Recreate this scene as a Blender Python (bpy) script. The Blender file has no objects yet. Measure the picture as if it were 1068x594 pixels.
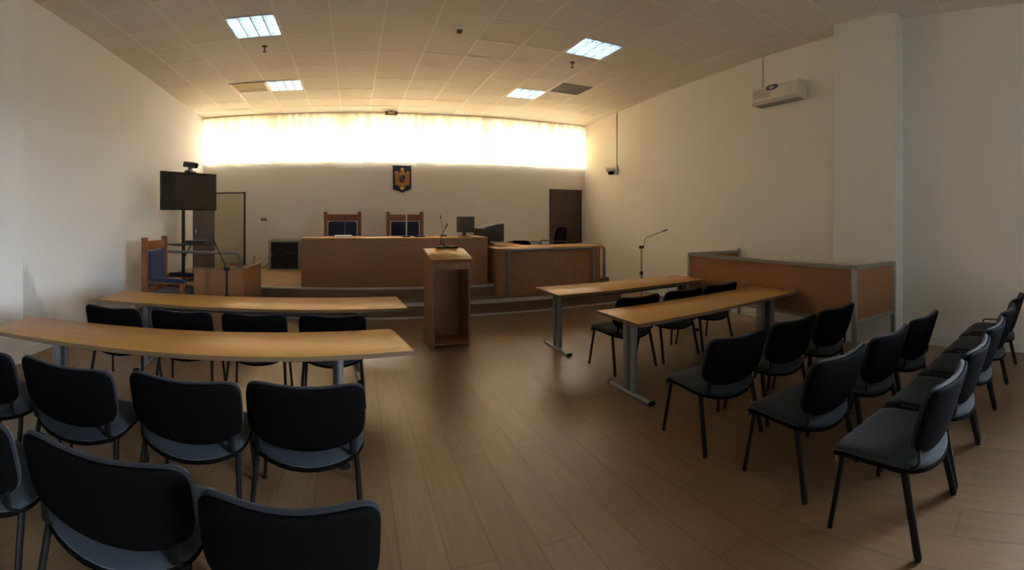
import bpy, bmesh, math, random
from mathutils import Vector, Matrix
random.seed(4)
SC = bpy.context.scene
COL = SC.collection
PI = math.pi
R = math.radians

# ------------------------------------------------------------------ materials
def new_mat(name):
    m = bpy.data.materials.new(name); m.use_nodes = True
    nt = m.node_tree; b = nt.nodes['Principled BSDF']
    return m, nt, b

def lin(c):
    return tuple(((x/255)/12.92 if x/255 <= .04045 else ((x/255+.055)/1.055)**2.4) for x in c)

def plain(name, col, rough=.5, metal=0., spec=.5, var=.06, scale=30., bump=0., coat=0.):
    """paint, plastic or metal with a little procedural unevenness"""
    m, nt, b = new_mat(name)
    L = nt.links
    tc = nt.nodes.new('ShaderNodeTexCoord')
    n = nt.nodes.new('ShaderNodeTexNoise'); n.inputs['Scale'].default_value = scale; n.inputs['Detail'].default_value = 4
    L.new(tc.outputs['Object'], n.inputs['Vector'])
    r = nt.nodes.new('ShaderNodeValToRGB')
    r.color_ramp.elements[0].position = .3; r.color_ramp.elements[1].position = .7
    r.color_ramp.elements[0].color = tuple(c*(1-var) for c in col)+(1,)
    r.color_ramp.elements[1].color = tuple(min(1, c*(1+var)) for c in col)+(1,)
    L.new(n.outputs['Fac'], r.inputs['Fac']); L.new(r.outputs['Color'], b.inputs['Base Color'])
    b.inputs['Roughness'].default_value = rough; b.inputs['Metallic'].default_value = metal
    b.inputs['Specular IOR Level'].default_value = spec
    b.inputs['Coat Weight'].default_value = coat
    if bump:
        bp = nt.nodes.new('ShaderNodeBump'); bp.inputs['Strength'].default_value = bump; bp.inputs['Distance'].default_value = .002
        L.new(n.outputs['Fac'], bp.inputs['Height']); L.new(bp.outputs['Normal'], b.inputs['Normal'])
    return m

def wood(name, c1, c2, rough=.4, stretch=(1., 14., 14.), scale=2.2, spec=.5):
    m, nt, b = new_mat(name); L = nt.links
    tc = nt.nodes.new('ShaderNodeTexCoord'); mp = nt.nodes.new('ShaderNodeMapping')
    mp.inputs['Scale'].default_value = stretch
    L.new(tc.outputs['Object'], mp.inputs['Vector'])
    n = nt.nodes.new('ShaderNodeTexNoise'); n.inputs['Scale'].default_value = scale; n.inputs['Detail'].default_value = 6
    n.inputs['Distortion'].default_value = .4
    L.new(mp.outputs['Vector'], n.inputs['Vector'])
    r = nt.nodes.new('ShaderNodeValToRGB')
    r.color_ramp.elements[0].position = .3; r.color_ramp.elements[1].position = .7
    r.color_ramp.elements[0].color = c1+(1,); r.color_ramp.elements[1].color = c2+(1,)
    L.new(n.outputs['Fac'], r.inputs['Fac']); L.new(r.outputs['Color'], b.inputs['Base Color'])
    b.inputs['Roughness'].default_value = rough; b.inputs['Specular IOR Level'].default_value = spec
    return m

def emit(name, col, strength):
    m = bpy.data.materials.new(name); m.use_nodes = True; nt = m.node_tree
    nt.nodes.remove(nt.nodes['Principled BSDF'])
    e = nt.nodes.new('ShaderNodeEmission'); e.inputs[0].default_value = col+(1,); e.inputs[1].default_value = strength
    nt.links.new(e.outputs[0], nt.nodes['Material Output'].inputs[0])
    return m

def laminate_floor(name, c_a, c_b, rough=.33, rot=PI/2):
    """planks running towards the bench"""
    m, nt, b = new_mat(name); L = nt.links
    tc = nt.nodes.new('ShaderNodeTexCoord'); mp = nt.nodes.new('ShaderNodeMapping')
    mp.inputs['Rotation'].default_value = (0, 0, rot)
    L.new(tc.outputs['Object'], mp.inputs['Vector'])
    br = nt.nodes.new('ShaderNodeTexBrick')
    br.inputs['Scale'].default_value = 1.; br.inputs['Brick Width'].default_value = 1.29; br.inputs['Row Height'].default_value = .194
    br.inputs['Mortar Size'].default_value = .0022; br.inputs['Mortar Smooth'].default_value = .3
    br.inputs['Color1'].default_value = c_a+(1,); br.inputs['Color2'].default_value = c_b+(1,)
    br.inputs['Mortar'].default_value = tuple(c*.5 for c in c_a)+(1,)
    br.offset = .37; br.inputs['Bias'].default_value = 0.
    L.new(mp.outputs['Vector'], br.inputs['Vector'])
    mp2 = nt.nodes.new('ShaderNodeMapping'); mp2.inputs['Scale'].default_value = (22, 1.6, 1)
    L.new(tc.outputs['Object'], mp2.inputs['Vector'])
    n = nt.nodes.new('ShaderNodeTexNoise'); n.inputs['Scale'].default_value = 2.; n.inputs['Detail'].default_value = 6; n.inputs['Distortion'].default_value = .5
    L.new(mp2.outputs['Vector'], n.inputs['Vector'])
    mx = nt.nodes.new('ShaderNodeMix'); mx.data_type = 'RGBA'; mx.blend_type = 'MULTIPLY'; mx.inputs['Factor'].default_value = .7
    rr = nt.nodes.new('ShaderNodeValToRGB')
    rr.color_ramp.elements[0].position = .28; rr.color_ramp.elements[1].position = .72
    rr.color_ramp.elements[0].color = (.74, .71, .68, 1); rr.color_ramp.elements[1].color = (1.10, 1.10, 1.08, 1)
    L.new(n.outputs['Fac'], rr.inputs['Fac'])
    L.new(br.outputs['Color'], mx.inputs[6]); L.new(rr.outputs['Color'], mx.inputs[7])
    L.new(mx.outputs[2], b.inputs['Base Color'])
    n2 = nt.nodes.new('ShaderNodeTexNoise'); n2.inputs['Scale'].default_value = 1.3; n2.inputs['Detail'].default_value = 3
    L.new(tc.outputs['Object'], n2.inputs['Vector'])
    mr = nt.nodes.new('ShaderNodeMapRange'); mr.inputs['To Min'].default_value = rough-.04; mr.inputs['To Max'].default_value = rough+.1
    L.new(n2.outputs['Fac'], mr.inputs['Value']); L.new(mr.outputs['Result'], b.inputs['Roughness'])
    bp = nt.nodes.new('ShaderNodeBump'); bp.inputs['Strength'].default_value = .15; bp.inputs['Distance'].default_value = .002
    L.new(n.outputs['Fac'], bp.inputs['Height']); L.new(bp.outputs['Normal'], b.inputs['Normal'])
    b.inputs['Specular IOR Level'].default_value = .7
    return m

def wall_paint(name, col, dirt=None):
    """emulsion paint; dirt = (y, z) of the scuffed patch on the left wall"""
    m, nt, b = new_mat(name); L = nt.links
    tc = nt.nodes.new('ShaderNodeTexCoord')
    n = nt.nodes.new('ShaderNodeTexNoise'); n.inputs['Scale'].default_value = 1.1; n.inputs['Detail'].default_value = 5
    L.new(tc.outputs['Object'], n.inputs['Vector'])
    r = nt.nodes.new('ShaderNodeValToRGB')
    r.color_ramp.elements[0].position = .3; r.color_ramp.elements[1].position = .7
    r.color_ramp.elements[0].color = tuple(c*.965 for c in col)+(1,); r.color_ramp.elements[1].color = col+(1,)
    L.new(n.outputs['Fac'], r.inputs['Fac'])
    out = r.outputs['Color']
    if dirt:
        sp = nt.nodes.new('ShaderNodeSeparateXYZ'); L.new(tc.outputs['Object'], sp.inputs[0])
        def math_n(op, a, bb=None):
            k = nt.nodes.new('ShaderNodeMath'); k.operation = op
            for i, v in ((0, a), (1, bb)):
                if v is None: continue
                if isinstance(v, (int, float)): k.inputs[i].default_value = v
                else: L.new(v, k.inputs[i])
            return k.outputs[0]
        n3 = nt.nodes.new('ShaderNodeTexNoise'); n3.inputs['Scale'].default_value = 9.; n3.inputs['Detail'].default_value = 6
        mp = nt.nodes.new('ShaderNodeMapping'); mp.inputs['Scale'].default_value = (1, 2.2, .5)
        L.new(tc.outputs['Object'], mp.inputs['Vector']); L.new(mp.outputs['Vector'], n3.inputs['Vector'])
        # a ragged wedge: widest at its bottom
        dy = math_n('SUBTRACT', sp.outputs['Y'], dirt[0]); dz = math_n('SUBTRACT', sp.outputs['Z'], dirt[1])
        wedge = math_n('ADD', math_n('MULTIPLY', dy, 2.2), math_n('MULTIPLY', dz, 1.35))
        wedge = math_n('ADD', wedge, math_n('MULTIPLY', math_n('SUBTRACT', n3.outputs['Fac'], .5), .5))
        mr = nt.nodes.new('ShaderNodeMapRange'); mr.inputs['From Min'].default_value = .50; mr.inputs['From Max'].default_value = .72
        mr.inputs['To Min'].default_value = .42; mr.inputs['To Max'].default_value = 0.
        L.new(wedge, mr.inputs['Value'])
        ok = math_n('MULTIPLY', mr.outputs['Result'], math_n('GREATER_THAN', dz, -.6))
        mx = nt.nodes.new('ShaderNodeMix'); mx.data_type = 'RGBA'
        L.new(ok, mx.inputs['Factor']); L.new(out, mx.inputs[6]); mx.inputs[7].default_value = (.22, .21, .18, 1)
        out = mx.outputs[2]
    L.new(out, b.inputs['Base Color'])
    b.inputs['Roughness'].default_value = .75; b.inputs['Specular IOR Level'].default_value = .25
    return m

def ceiling_tile(name):
    m, nt, b = new_mat(name); L = nt.links
    tc = nt.nodes.new('ShaderNodeTexCoord')
    n = nt.nodes.new('ShaderNodeTexNoise'); n.inputs['Scale'].default_value = 160.; n.inputs['Detail'].default_value = 2
    L.new(tc.outputs['Object'], n.inputs['Vector'])
    r = nt.nodes.new('ShaderNodeValToRGB'); r.color_ramp.elements[0].position = .35; r.color_ramp.elements[1].position = .62
    r.color_ramp.elements[0].color = (.68, .625, .555, 1); r.color_ramp.elements[1].color = (.78, .72, .645, 1)
    L.new(n.outputs['Fac'], r.inputs['Fac'])
    # old water stains near the middle of the room
    n2 = nt.nodes.new('ShaderNodeTexNoise'); n2.inputs['Scale'].default_value = 1.0; n2.inputs['Detail'].default_value = 5; n2.inputs['Roughness'].default_value = .6
    L.new(tc.outputs['Object'], n2.inputs['Vector'])
    r2 = nt.nodes.new('ShaderNodeValToRGB')
    e = r2.color_ramp.elements; e[0].position = .60; e[0].color = (1, 1, 1, 1); e[1].position = .66; e[1].color = (.95, .92, .88, 1)
    x = e.new(.70); x.color = (.985, .975, .96, 1)
    L.new(n2.outputs['Fac'], r2.inputs['Fac'])
    mx = nt.nodes.new('ShaderNodeMix'); mx.data_type = 'RGBA'; mx.blend_type = 'MULTIPLY'; mx.inputs['Factor'].default_value = 1.
    L.new(r.outputs['Color'], mx.inputs[6]); L.new(r2.outputs['Color'], mx.inputs[7]); L.new(mx.outputs[2], b.inputs['Base Color'])
    bp = nt.nodes.new('ShaderNodeBump'); bp.inputs['Strength'].default_value = .3; bp.inputs['Distance'].default_value = .001
    L.new(n.outputs['Fac'], bp.inputs['Height']); L.new(bp.outputs['Normal'], b.inputs['Normal'])
    b.inputs['Roughness'].default_value = .6; b.inputs['Specular IOR Level'].default_value = .35
    return m

def fabric(name, c1, c2):
    m, nt, b = new_mat(name); L = nt.links
    tc = nt.nodes.new('ShaderNodeTexCoord')
    n = nt.nodes.new('ShaderNodeTexNoise'); n.inputs['Scale'].default_value = 220.; n.inputs['Detail'].default_value = 3
    L.new(tc.outputs['Object'], n.inputs['Vector'])
    r = nt.nodes.new('ShaderNodeValToRGB'); r.color_ramp.elements[0].position = .35; r.color_ramp.elements[1].position = .65
    r.color_ramp.elements[0].color = c1+(1,); r.color_ramp.elements[1].color = c2+(1,)
    L.new(n.outputs['Fac'], r.inputs['Fac']); L.new(r.outputs['Color'], b.inputs['Base Color'])
    bp = nt.nodes.new('ShaderNodeBump'); bp.inputs['Strength'].default_value = .4; bp.inputs['Distance'].default_value = .001
    L.new(n.outputs['Fac'], bp.inputs['Height']); L.new(bp.outputs['Normal'], b.inputs['Normal'])
    b.inputs['Roughness'].default_value = .85; b.inputs['Specular IOR Level'].default_value = .3
    b.inputs['Sheen Weight'].default_value = .15
    return m

def blind_fabric(name):
    m = bpy.data.materials.new(name); m.use_nodes = True; nt = m.node_tree; L = nt.links
    nt.nodes.remove(nt.nodes['Principled BSDF'])
    tc = nt.nodes.new('ShaderNodeTexCoord')
    n = nt.nodes.new('ShaderNodeTexNoise'); n.inputs['Scale'].default_value = 40.; n.inputs['Detail'].default_value = 3
    L.new(tc.outputs['Object'], n.inputs['Vector'])
    r = nt.nodes.new('ShaderNodeValToRGB'); r.color_ramp.elements[0].position = .3; r.color_ramp.elements[1].position = .7
    r.color_ramp.elements[0].color = BLIND_A+(1,); r.color_ramp.elements[1].color = BLIND_B+(1,)
    L.new(n.outputs['Fac'], r.inputs['Fac'])
    d = nt.nodes.new('ShaderNodeBsdfDiffuse'); t = nt.nodes.new('ShaderNodeBsdfTranslucent')
    d.inputs[0].default_value = (.75, .68, .52, 1)
    sp = nt.nodes.new('ShaderNodeSeparateXYZ'); L.new(tc.outputs['Object'], sp.inputs[0])
    dv = nt.nodes.new('ShaderNodeMath'); dv.operation = 'DIVIDE'; dv.inputs[1].default_value = .075; L.new(sp.outputs['X'], dv.inputs[0])
    fl = nt.nodes.new('ShaderNodeMath'); fl.operation = 'ROUND'; L.new(dv.outputs[0], fl.inputs[0])
    wn = nt.nodes.new('ShaderNodeTexWhiteNoise'); wn.noise_dimensions = '1D'; L.new(fl.outputs[0], wn.inputs['W'])
    mr = nt.nodes.new('ShaderNodeMapRange'); mr.inputs['To Min'].default_value = .45; mr.inputs['To Max'].default_value = 1.; L.new(wn.outputs['Value'], mr.inputs['Value'])
    ml = nt.nodes.new('ShaderNodeMix'); ml.data_type = 'RGBA'; ml.blend_type = 'MULTIPLY'; ml.inputs['Factor'].default_value = 1.
    L.new(r.outputs['Color'], ml.inputs[6]); L.new(mr.outputs['Result'], ml.inputs[7])
    L.new(ml.outputs[2], t.inputs[0])
    mx = nt.nodes.new('ShaderNodeMixShader'); mx.inputs[0].default_value = .5
    L.new(d.outputs[0], mx.inputs[1]); L.new(t.outputs[0], mx.inputs[2])
    L.new(mx.outputs[0], nt.nodes['Material Output'].inputs[0])
    return m

def thin_glass(name):
    m = bpy.data.materials.new(name); m.use_nodes = True; nt = m.node_tree; L = nt.links
    nt.nodes.remove(nt.nodes['Principled BSDF'])
    tr = nt.nodes.new('ShaderNodeBsdfTransparent'); tr.inputs[0].default_value = (.95, .97, .96, 1)
    gl = nt.nodes.new('ShaderNodeBsdfGlossy'); gl.inputs['Roughness'].default_value = .02
    fr = nt.nodes.new('ShaderNodeFresnel'); fr.inputs[0].default_value = 1.45
    mx = nt.nodes.new('ShaderNodeMixShader')
    L.new(fr.outputs[0], mx.inputs[0]); L.new(tr.outputs[0], mx.inputs[1]); L.new(gl.outputs[0], mx.inputs[2])
    L.new(mx.outputs[0], nt.nodes['Material Output'].inputs[0])
    return m

BLIND_A = (.92, .61, .31); BLIND_B = (.96, .665, .36)
SUN = 12.; SKY = 21.; TUBE = 6.

M = {}
M['wall'] = wall_paint('cream_wall_paint', (.74, .725, .68))
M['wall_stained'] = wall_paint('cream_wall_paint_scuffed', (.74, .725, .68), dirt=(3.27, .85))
M['tile'] = ceiling_tile('mineral_ceiling_tile')
M['tbar'] = plain('white_ceiling_bar', (.80, .75, .66), .35, 0, .6, .02)
M['floor'] = laminate_floor('oak_laminate_planks', (.19, .110, .054), (.235, .140, .072), .32)
M['dais_floor'] = laminate_floor('honey_laminate_planks', (0.315, 0.1944, 0.078), (0.375, 0.2376, 0.104), .34, 0)
M['dais_front'] = wood('brown_laminate_riser', (0.144, 0.0828, 0.04176), (0.1944, 0.1188, 0.0612), .45)
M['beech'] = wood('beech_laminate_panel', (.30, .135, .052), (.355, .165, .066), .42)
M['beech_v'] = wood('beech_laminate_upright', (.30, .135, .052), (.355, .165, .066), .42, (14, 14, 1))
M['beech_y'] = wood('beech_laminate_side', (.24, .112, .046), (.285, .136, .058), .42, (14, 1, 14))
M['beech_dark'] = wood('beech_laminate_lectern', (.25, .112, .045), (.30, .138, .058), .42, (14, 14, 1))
M['top'] = wood('beech_laminate_tabletop', (.44, .205, .042), (.52, .255, .058), .34, spec=.32)
M['top_edge'] = wood('beech_edge_band', (0.15, 0.08625, 0.04125), (0.1875, 0.1087, 0.0525), .45)
M['alu'] = plain('satin_aluminium', (0.3536, 0.3604, 0.3604), .35, .75, .5, .04)
M['nosing'] = plain('pale_aluminium_nosing', (0.528, 0.536, 0.528), .4, .3, .5, .03)
M['silver'] = plain('silver_grey_painted_steel', (0.204, 0.2108, 0.2176), .38, .35, .5, .05)
M['silver_dark'] = plain('dark_grey_painted_steel', (0.0816, 0.085, 0.0884), .42, .3, .5, .05)
M['chrome'] = plain('chrome', (.75, .75, .75), .12, 1., .5, .02)
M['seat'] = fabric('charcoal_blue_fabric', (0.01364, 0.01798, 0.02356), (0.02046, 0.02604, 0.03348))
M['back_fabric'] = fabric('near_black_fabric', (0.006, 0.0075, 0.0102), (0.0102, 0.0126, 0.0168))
M['shell'] = plain('black_plastic_shell', (.0022, .0020, .0020), .8, 0, .05, .1)
M['frame'] = plain('black_painted_tube', (0.0049, 0.0049, 0.00525), .5, 0, .25, .1)
M['rubber'] = plain('black_rubber', (.008, .008, .008), .8, 0, .3)
M['throne'] = wood('reddish_stained_wood', (0.2025, 0.0595, 0.0195), (0.27, 0.0875, 0.02925), .35, (10, 10, 1.2))
M['navy'] = fabric('navy_upholstery', (0.015, 0.02325, 0.06), (0.0225, 0.033, 0.07875))
M['door_brown'] = wood('dark_brown_door_laminate', (.050, .024, .017), (.068, .034, .024), .45, (12, 12, 1))
M['door_cream'] = plain('cream_door_paint', (0.5328, 0.4968, 0.36), .5, 0, .4, .03, 3)
M['black'] = plain('matt_black_plastic', (0.01152, 0.01152, 0.01224), .45, 0, .4, .08)
M['screen'] = plain('dark_glossy_screen', (0.01296, 0.01224, 0.01296), .22, 0, .5, .03, 4)
M['grey_case'] = plain('grey_plastic_case', (0.0612, 0.06336, 0.0648), .5, 0, .4, .05)
M['locker'] = plain('grey_brown_locker_paint', (0.144, 0.126, 0.1116), .45, .1, .4, .04, 6)
M['locker_side'] = plain('blue_grey_locker_paint', (0.0936, 0.1008, 0.1152), .45, .1, .4, .04, 6)
M['rack'] = plain('light_grey_rack_paint', (0.3024, 0.3096, 0.288), .45, .2, .4, .03)
M['smoked'] = plain('smoked_rack_glass', (.012, .012, .013), .5, 0, .3, .05)
M['white_plastic'] = plain('white_plastic', (.70, .69, .65), .42, 0, .4, .02)
M['paper'] = plain('white_paper', (.80, .80, .80), .7, 0, .2, .02)
M['ac'] = plain('off_white_unit_casing', (.66, .64, .56), .42, 0, .4, .03)
M['ac_slot'] = plain('shadowed_slot_plastic', (.30, .29, .25), .5, 0, .4, .03)
M['badge'] = plain('dark_blue_badge', (.03, .05, .08), .3, 0, .5, .05)
M['badge_light'] = plain('pale_badge_centre', (.30, .36, .42), .3, 0, .5, .05)
M['vent_dark'] = plain('dark_vent_metal', (.060, .045, .036), .5, .2, .4, .1)
M['vent_tan'] = plain('tan_vent_metal', (.66, .52, .34), .5, .1, .4, .1, 8)
M['exit'] = plain('brown_sign_box', (.20, .085, .04), .5, 0, .4, .08)
M['blue'] = plain('heraldic_blue', (0.01296, 0.0252, 0.09), .45, 0, .4, .05)
M['gold'] = plain('heraldic_gold', (.55, .27, .04), .45, .1, .4, .08, 60)
M['red'] = plain('heraldic_red', (.36, .05, .035), .45, 0, .4, .05)
M['yellow'] = plain('heraldic_yellow', (.68, .48, .07), .45, 0, .4, .05)
M['maroon'] = plain('heraldic_dark_red', (.13, .03, .04), .45, 0, .4, .05)
M['azure'] = plain('heraldic_pale_blue', (.10, .14, .24), .45, 0, .4, .05)
M['tube'] = emit('fluorescent_tube', (.86, .97, 1.), TUBE)
M['reflector'] = plain('white_louver_metal', (.55, .62, .65), .35, .3, .6, .02)
M['glass'] = thin_glass('window_glass')
M['blind'] = blind_fabric('cream_blind_fabric')
M['win_frame'] = plain('white_window_frame', (.70, .70, .68), .4, 0, .5, .02)
M['base_white'] = plain('white_baseboard', (.62, .61, .58), .5, 0, .4, .03)
M['roof'] = plain('roof_slab', (.3, .3, .3), .9)

# ------------------------------------------------------------------ mesh helpers
def finish(name, bm, mats, parent=None, smooth=40, loc=None):
    if not isinstance(mats, (list, tuple)): mats = [mats]
    bmesh.ops.recalc_face_normals(bm, faces=bm.faces)
    me = bpy.data.meshes.new(name); bm.to_mesh(me); bm.free()
    for m in mats: me.materials.append(m)
    for p in me.polygons: p.use_smooth = True
    me.set_sharp_from_angle(angle=R(smooth))
    o = bpy.data.objects.new(name, me); COL.objects.link(o)
    if parent: o.parent = parent
    if loc: o.location = loc
    return o

def NB(): return bmesh.new()

def box(bm, x0, x1, y0, y1, z0, z1, bev=0., seg=2, mi=0, mtx=None):
    vs = [bm.verts.new(Vector((x, y, z))) for z in (z0, z1) for y in (y0, y1) for x in (x0, x1)]
    fs = [bm.faces.new([vs[i] for i in q]) for q in ((0, 2, 3, 1), (4, 5, 7, 6), (0, 1, 5, 4), (2, 6, 7, 3), (0, 4, 6, 2), (1, 3, 7, 5))]
    if bev > 0:
        r = bmesh.ops.bevel(bm, geom=list({e for f in fs for e in f.edges}), offset=bev, segments=seg, profile=.5, affect='EDGES')
        geo = {v for f in r['faces'] for v in f.verts} | {v for v in vs if v.is_valid}
        fs2 = {f for v in geo for f in v.link_faces}
    else:
        geo = set(vs); fs2 = set(fs)
    for f in fs2: f.material_index = mi
    if mtx is not None:
        for v in geo: v.co = mtx @ v.co
    return geo

def tube(bm, pts, r, seg=10, r2=None, up=Vector((0, 0, 1)), mi=0, cap=True):
    """sweep an ellipse r x r2 along pts; r is measured across `side`, r2 along the second normal"""
    pts = [Vector(p) for p in pts]; n = len(pts); rings = []
    r2 = r if r2 is None else r2
    side = None
    for i, p in enumerate(pts):
        if i == 0: t = pts[1]-pts[0]
        elif i == n-1: t = pts[-1]-pts[-2]
        else: t = (pts[i+1]-p).normalized()+(p-pts[i-1]).normalized()
        t.normalize()
        if side is None:
            u = up if abs(t.dot(up)) < .95 else Vector((0, 1, 0))
            side = t.cross(u).normalized()
        else:
            side = (side - t*side.dot(t)).normalized()
        nn = t.cross(side).normalized()
        k = 1.
        if 0 < i < n-1:
            a = (pts[i+1]-p).normalized().dot((p-pts[i-1]).normalized())
            k = 1/max(.6, math.sqrt((1+a)/2))
        rings.append([bm.verts.new(p+side*math.cos(2*PI*j/seg)*r*k+nn*math.sin(2*PI*j/seg)*r2*k) for j in range(seg)])
    for a, b in zip(rings, rings[1:]):
        for j in range(seg):
            f = bm.faces.new((a[j], a[(j+1) % seg], b[(j+1) % seg], b[j])); f.material_index = mi
    if cap:
        for q in (rings[0][::-1], rings[-1]):
            f = bm.faces.new(q); f.material_index = mi

def arc_path(pts, rad, n=6):
    """round the inner corners of a polyline"""
    pts = [Vector(p) for p in pts]; out = [pts[0]]
    for a, b, c in zip(pts, pts[1:], pts[2:]):
        d1 = (a-b); d2 = (c-b); r = min(rad, d1.length*.49, d2.length*.49)
        p = b+d1.normalized()*r; q = b+d2.normalized()*r
        for k in range(n+1):
            t = k/n; out.append((1-t)**2*p+2*t*(1-t)*b+t*t*q)
    out.append(pts[-1]); return out

def ring(bm, ox, oy, ix, iy, z0, z1):
    """a rectangular frame lying flat, one closed piece"""
    q = [[bm.verts.new((sx*a, sy*b, z)) for sx, sy in ((-1, -1), (1, -1), (1, 1), (-1, 1))] for a, b, z in ((ox, oy, z0), (ox, oy, z1), (ix, iy, z1), (ix, iy, z0))]
    for k in range(4):
        a, b = q[k], q[(k+1) % 4]
        for j in range(4): bm.faces.new((a[j], a[(j+1) % 4], b[(j+1) % 4], b[j]))

def lathe(bm, prof, seg=20, c=(0, 0, 0), mi=0, axis='z'):
    rings = []
    for rr, z in prof:
        ring = []
        for j in range(seg):
            a = 2*PI*j/seg; x, y = rr*math.cos(a), rr*math.sin(a)
            p = (x, y, z) if axis == 'z' else ((z, x, y) if axis == 'x' else (x, z, y))
            ring.append(bm.verts.new(Vector(p)+Vector(c)))
        rings.append(ring)
    for a, b in zip(rings, rings[1:]):
        for j in range(seg):
            f = bm.faces.new((a[j], a[(j+1) % seg], b[(j+1) % seg], b[j])); f.material_index = mi
    for q in (rings[0][::-1], rings[-1]):
        f = bm.faces.new(q); f.material_index = mi

def prism(bm, poly, d0, d1, axis='y', mi=0, bev=0.):
    """extrude a 2-D outline; axis y: outline is (x, z); axis x: (y, z); axis z: (x, y)"""
    def mk(p, d):
        return Vector((p[0], d, p[1])) if axis == 'y' else (Vector((d, p[0], p[1])) if axis == 'x' else Vector((p[0], p[1], d)))
    a = [bm.verts.new(mk(p, d0)) for p in poly]; b = [bm.verts.new(mk(p, d1)) for p in poly]
    fs = [bm.faces.new(a), bm.faces.new(b[::-1])]
    n = len(poly)
    for i in range(n): fs.append(bm.faces.new((a[i], b[i], b[(i+1) % n], a[(i+1) % n])))
    for f in fs: f.material_index = mi
    if bev:
        bmesh.ops.bevel(bm, geom=list({e for f in fs[:2] for e in f.edges}), offset=bev, segments=2, profile=.5, affect='EDGES')

def pillow(bm, w, d, t, place, c=5., p=6., n=14, mi=0):
    """a cushion: place(x, y, h) maps plan coordinates and height to space"""
    us = [math.sin(PI/2*(-1+2*i/n)) for i in range(n+1)]
    def pt(u, v, s):
        m = max(abs(u), abs(v)); k = 1.
        if m > 1e-6:
            a, b = abs(u)/m, abs(v)/m; k = (a**c+b**c)**(-1/c)
            k = 1+(k-1)*m
        x = u*k*w/2; y = v*k*d/2
        h = s*t/2*max(0., 1-m**p)**(1/2.2)
        return Vector(place(x, y, h))
    top = [[bm.verts.new(pt(u, v, 1)) for v in us] for u in us]
    bot = [[top[i][j] if i in (0, n) or j in (0, n) else bm.verts.new(pt(us[i], us[j], -1)) for j in range(n+1)] for i in range(n+1)]
    for i in range(n):
        for j in range(n):
            for g, o in ((top, 1), (bot, -1)):
                q = [g[i][j], g[i+1][j], g[i+1][j+1], g[i][j+1]]
                f = bm.faces.new(q if o > 0 else q[::-1]); f.material_index = mi

# ------------------------------------------------------------------ naming helpers
def tag(o, label=None, cat=None, group=None, kind=None):
    if label: o['label'] = label
    if cat: o['category'] = cat
    if group: o['group'] = group
    if kind: o['kind'] = kind
    return o

def thing(name, label, cat, loc=(0, 0, 0), rotz=0., group=None):
    o = bpy.data.objects.new(name, None); COL.objects.link(o)
    o.empty_display_size = .1
    o.location = loc; o.rotation_euler = (0, 0, rotz)
    return tag(o, label, cat, group)

def copy_tree(o, parent=None):
    c = o.copy(); COL.objects.link(c)
    if parent: c.parent = parent
    for ch in list(o.children): copy_tree(ch, c)
    return c

def structure(name, bm, m, parent=None, smooth=40, label=None, cat=None):
    o = finish(name, bm, m, parent, smooth)
    if parent is None: tag(o, label, cat, None, 'structure')
    return o

# ================================================================== THE ROOM
CE = 4.26                       # ceiling height
YB = 9.65                       # wall behind the bench
YR = -2.6                       # wall behind the camera
DH = .43                        # dais height
def lx(y): return -2.88-.0466*y         # left wall line
def rx(y): return 4.68+.078*y           # right wall line

bm = NB(); box(bm, -4, 6, YR-.2, YB+.2, -.2, 0); structure('floor', bm, M['floor'], label='brown laminate plank floor', cat='floor')

def wall_slab(name, p, q, z0, z1, out, mat, th=.2, cat='wall', label=None):
    bm = NB(); p = Vector(p); q = Vector(q); o = Vector(out).normalized()*th
    prism(bm, [p[:], q[:], (q+o)[:], (p+o)[:]], z0, z1, 'z')
    return structure(name, bm, mat, label=label, cat=cat)

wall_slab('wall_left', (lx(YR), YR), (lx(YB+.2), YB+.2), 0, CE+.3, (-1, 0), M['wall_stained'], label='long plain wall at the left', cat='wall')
WY0, WY1, WZ0, WZ1 = -2.5, -.50, .90, 3.30
bm = NB()
for y0, y1, z0, z1 in ((YR-.2, WY0, 0, CE+.3), (WY1, YB+.2, 0, CE+.3), (WY0, WY1, 0, WZ0), (WY0, WY1, WZ1, CE+.3)):
    prism(bm, [(rx(y0), y0), (rx(y1), y1), (rx(y1)+.2, y1), (rx(y0)+.2, y0)], z0, z1, 'z')
structure('wall_right', bm, M['wall'], label='long plain wall at the right', cat='wall')

# wall behind the bench: ribbon window from left corner to right corner, sill at 3.07
WS, WT = 3.07, 4.25
bm = NB()
box(bm, -3.55, 5.65, YB, YB+.2, 0, WS)
box(bm, -3.55, 5.65, YB, YB+.2, WT, CE+.3)
structure('wall_front', bm, M['wall'], label='cream wall behind the bench under the ribbon window', cat='wall')
bm = NB(); box(bm, -3.1, 4.9, YR-.2, YR, 0, CE+.3)
structure('wall_rear', bm, M['wall'], label='wall behind the viewer', cat='wall')
def window(name, x0, x1, y, z0, z1, mull, label):
    bm = NB(); t = .036
    box(bm, x0, x1, y-.035, y+.035, z0, z0+t); box(bm, x0, x1, y-.035, y+.035, z1-t, z1)
    for x in [x0+t/2]+mull+[x1-t/2]: box(bm, x-t/2, x+t/2, y-.03, y+.03, z0+t, z1-t)
    w = structure(name, bm, M['win_frame'], label=label, cat='window')
    bm = NB(); box(bm, x0+t*.5, x1-t*.5, y-.004, y+.004, z0+t*.5, z1-t*.5)
    g = finish('window_pane', bm, M['glass'], w)
    return w
window('window_1', -3.36, 5.46, YB+.12, WS, WT, [-1.58, -.35, 2.9], 'long ribbon window under the ceiling behind the bench')
w2 = window('window_2', -1.0, 1.0, 0, WZ0, WZ1, [0.], 'tall daylight window in the right wall beside the viewer')
w2.location = (rx(-1.5)+.12, -1.5, 0); w2.rotation_euler = (0, 0, PI/2-math.atan2(.078, 1))
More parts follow.
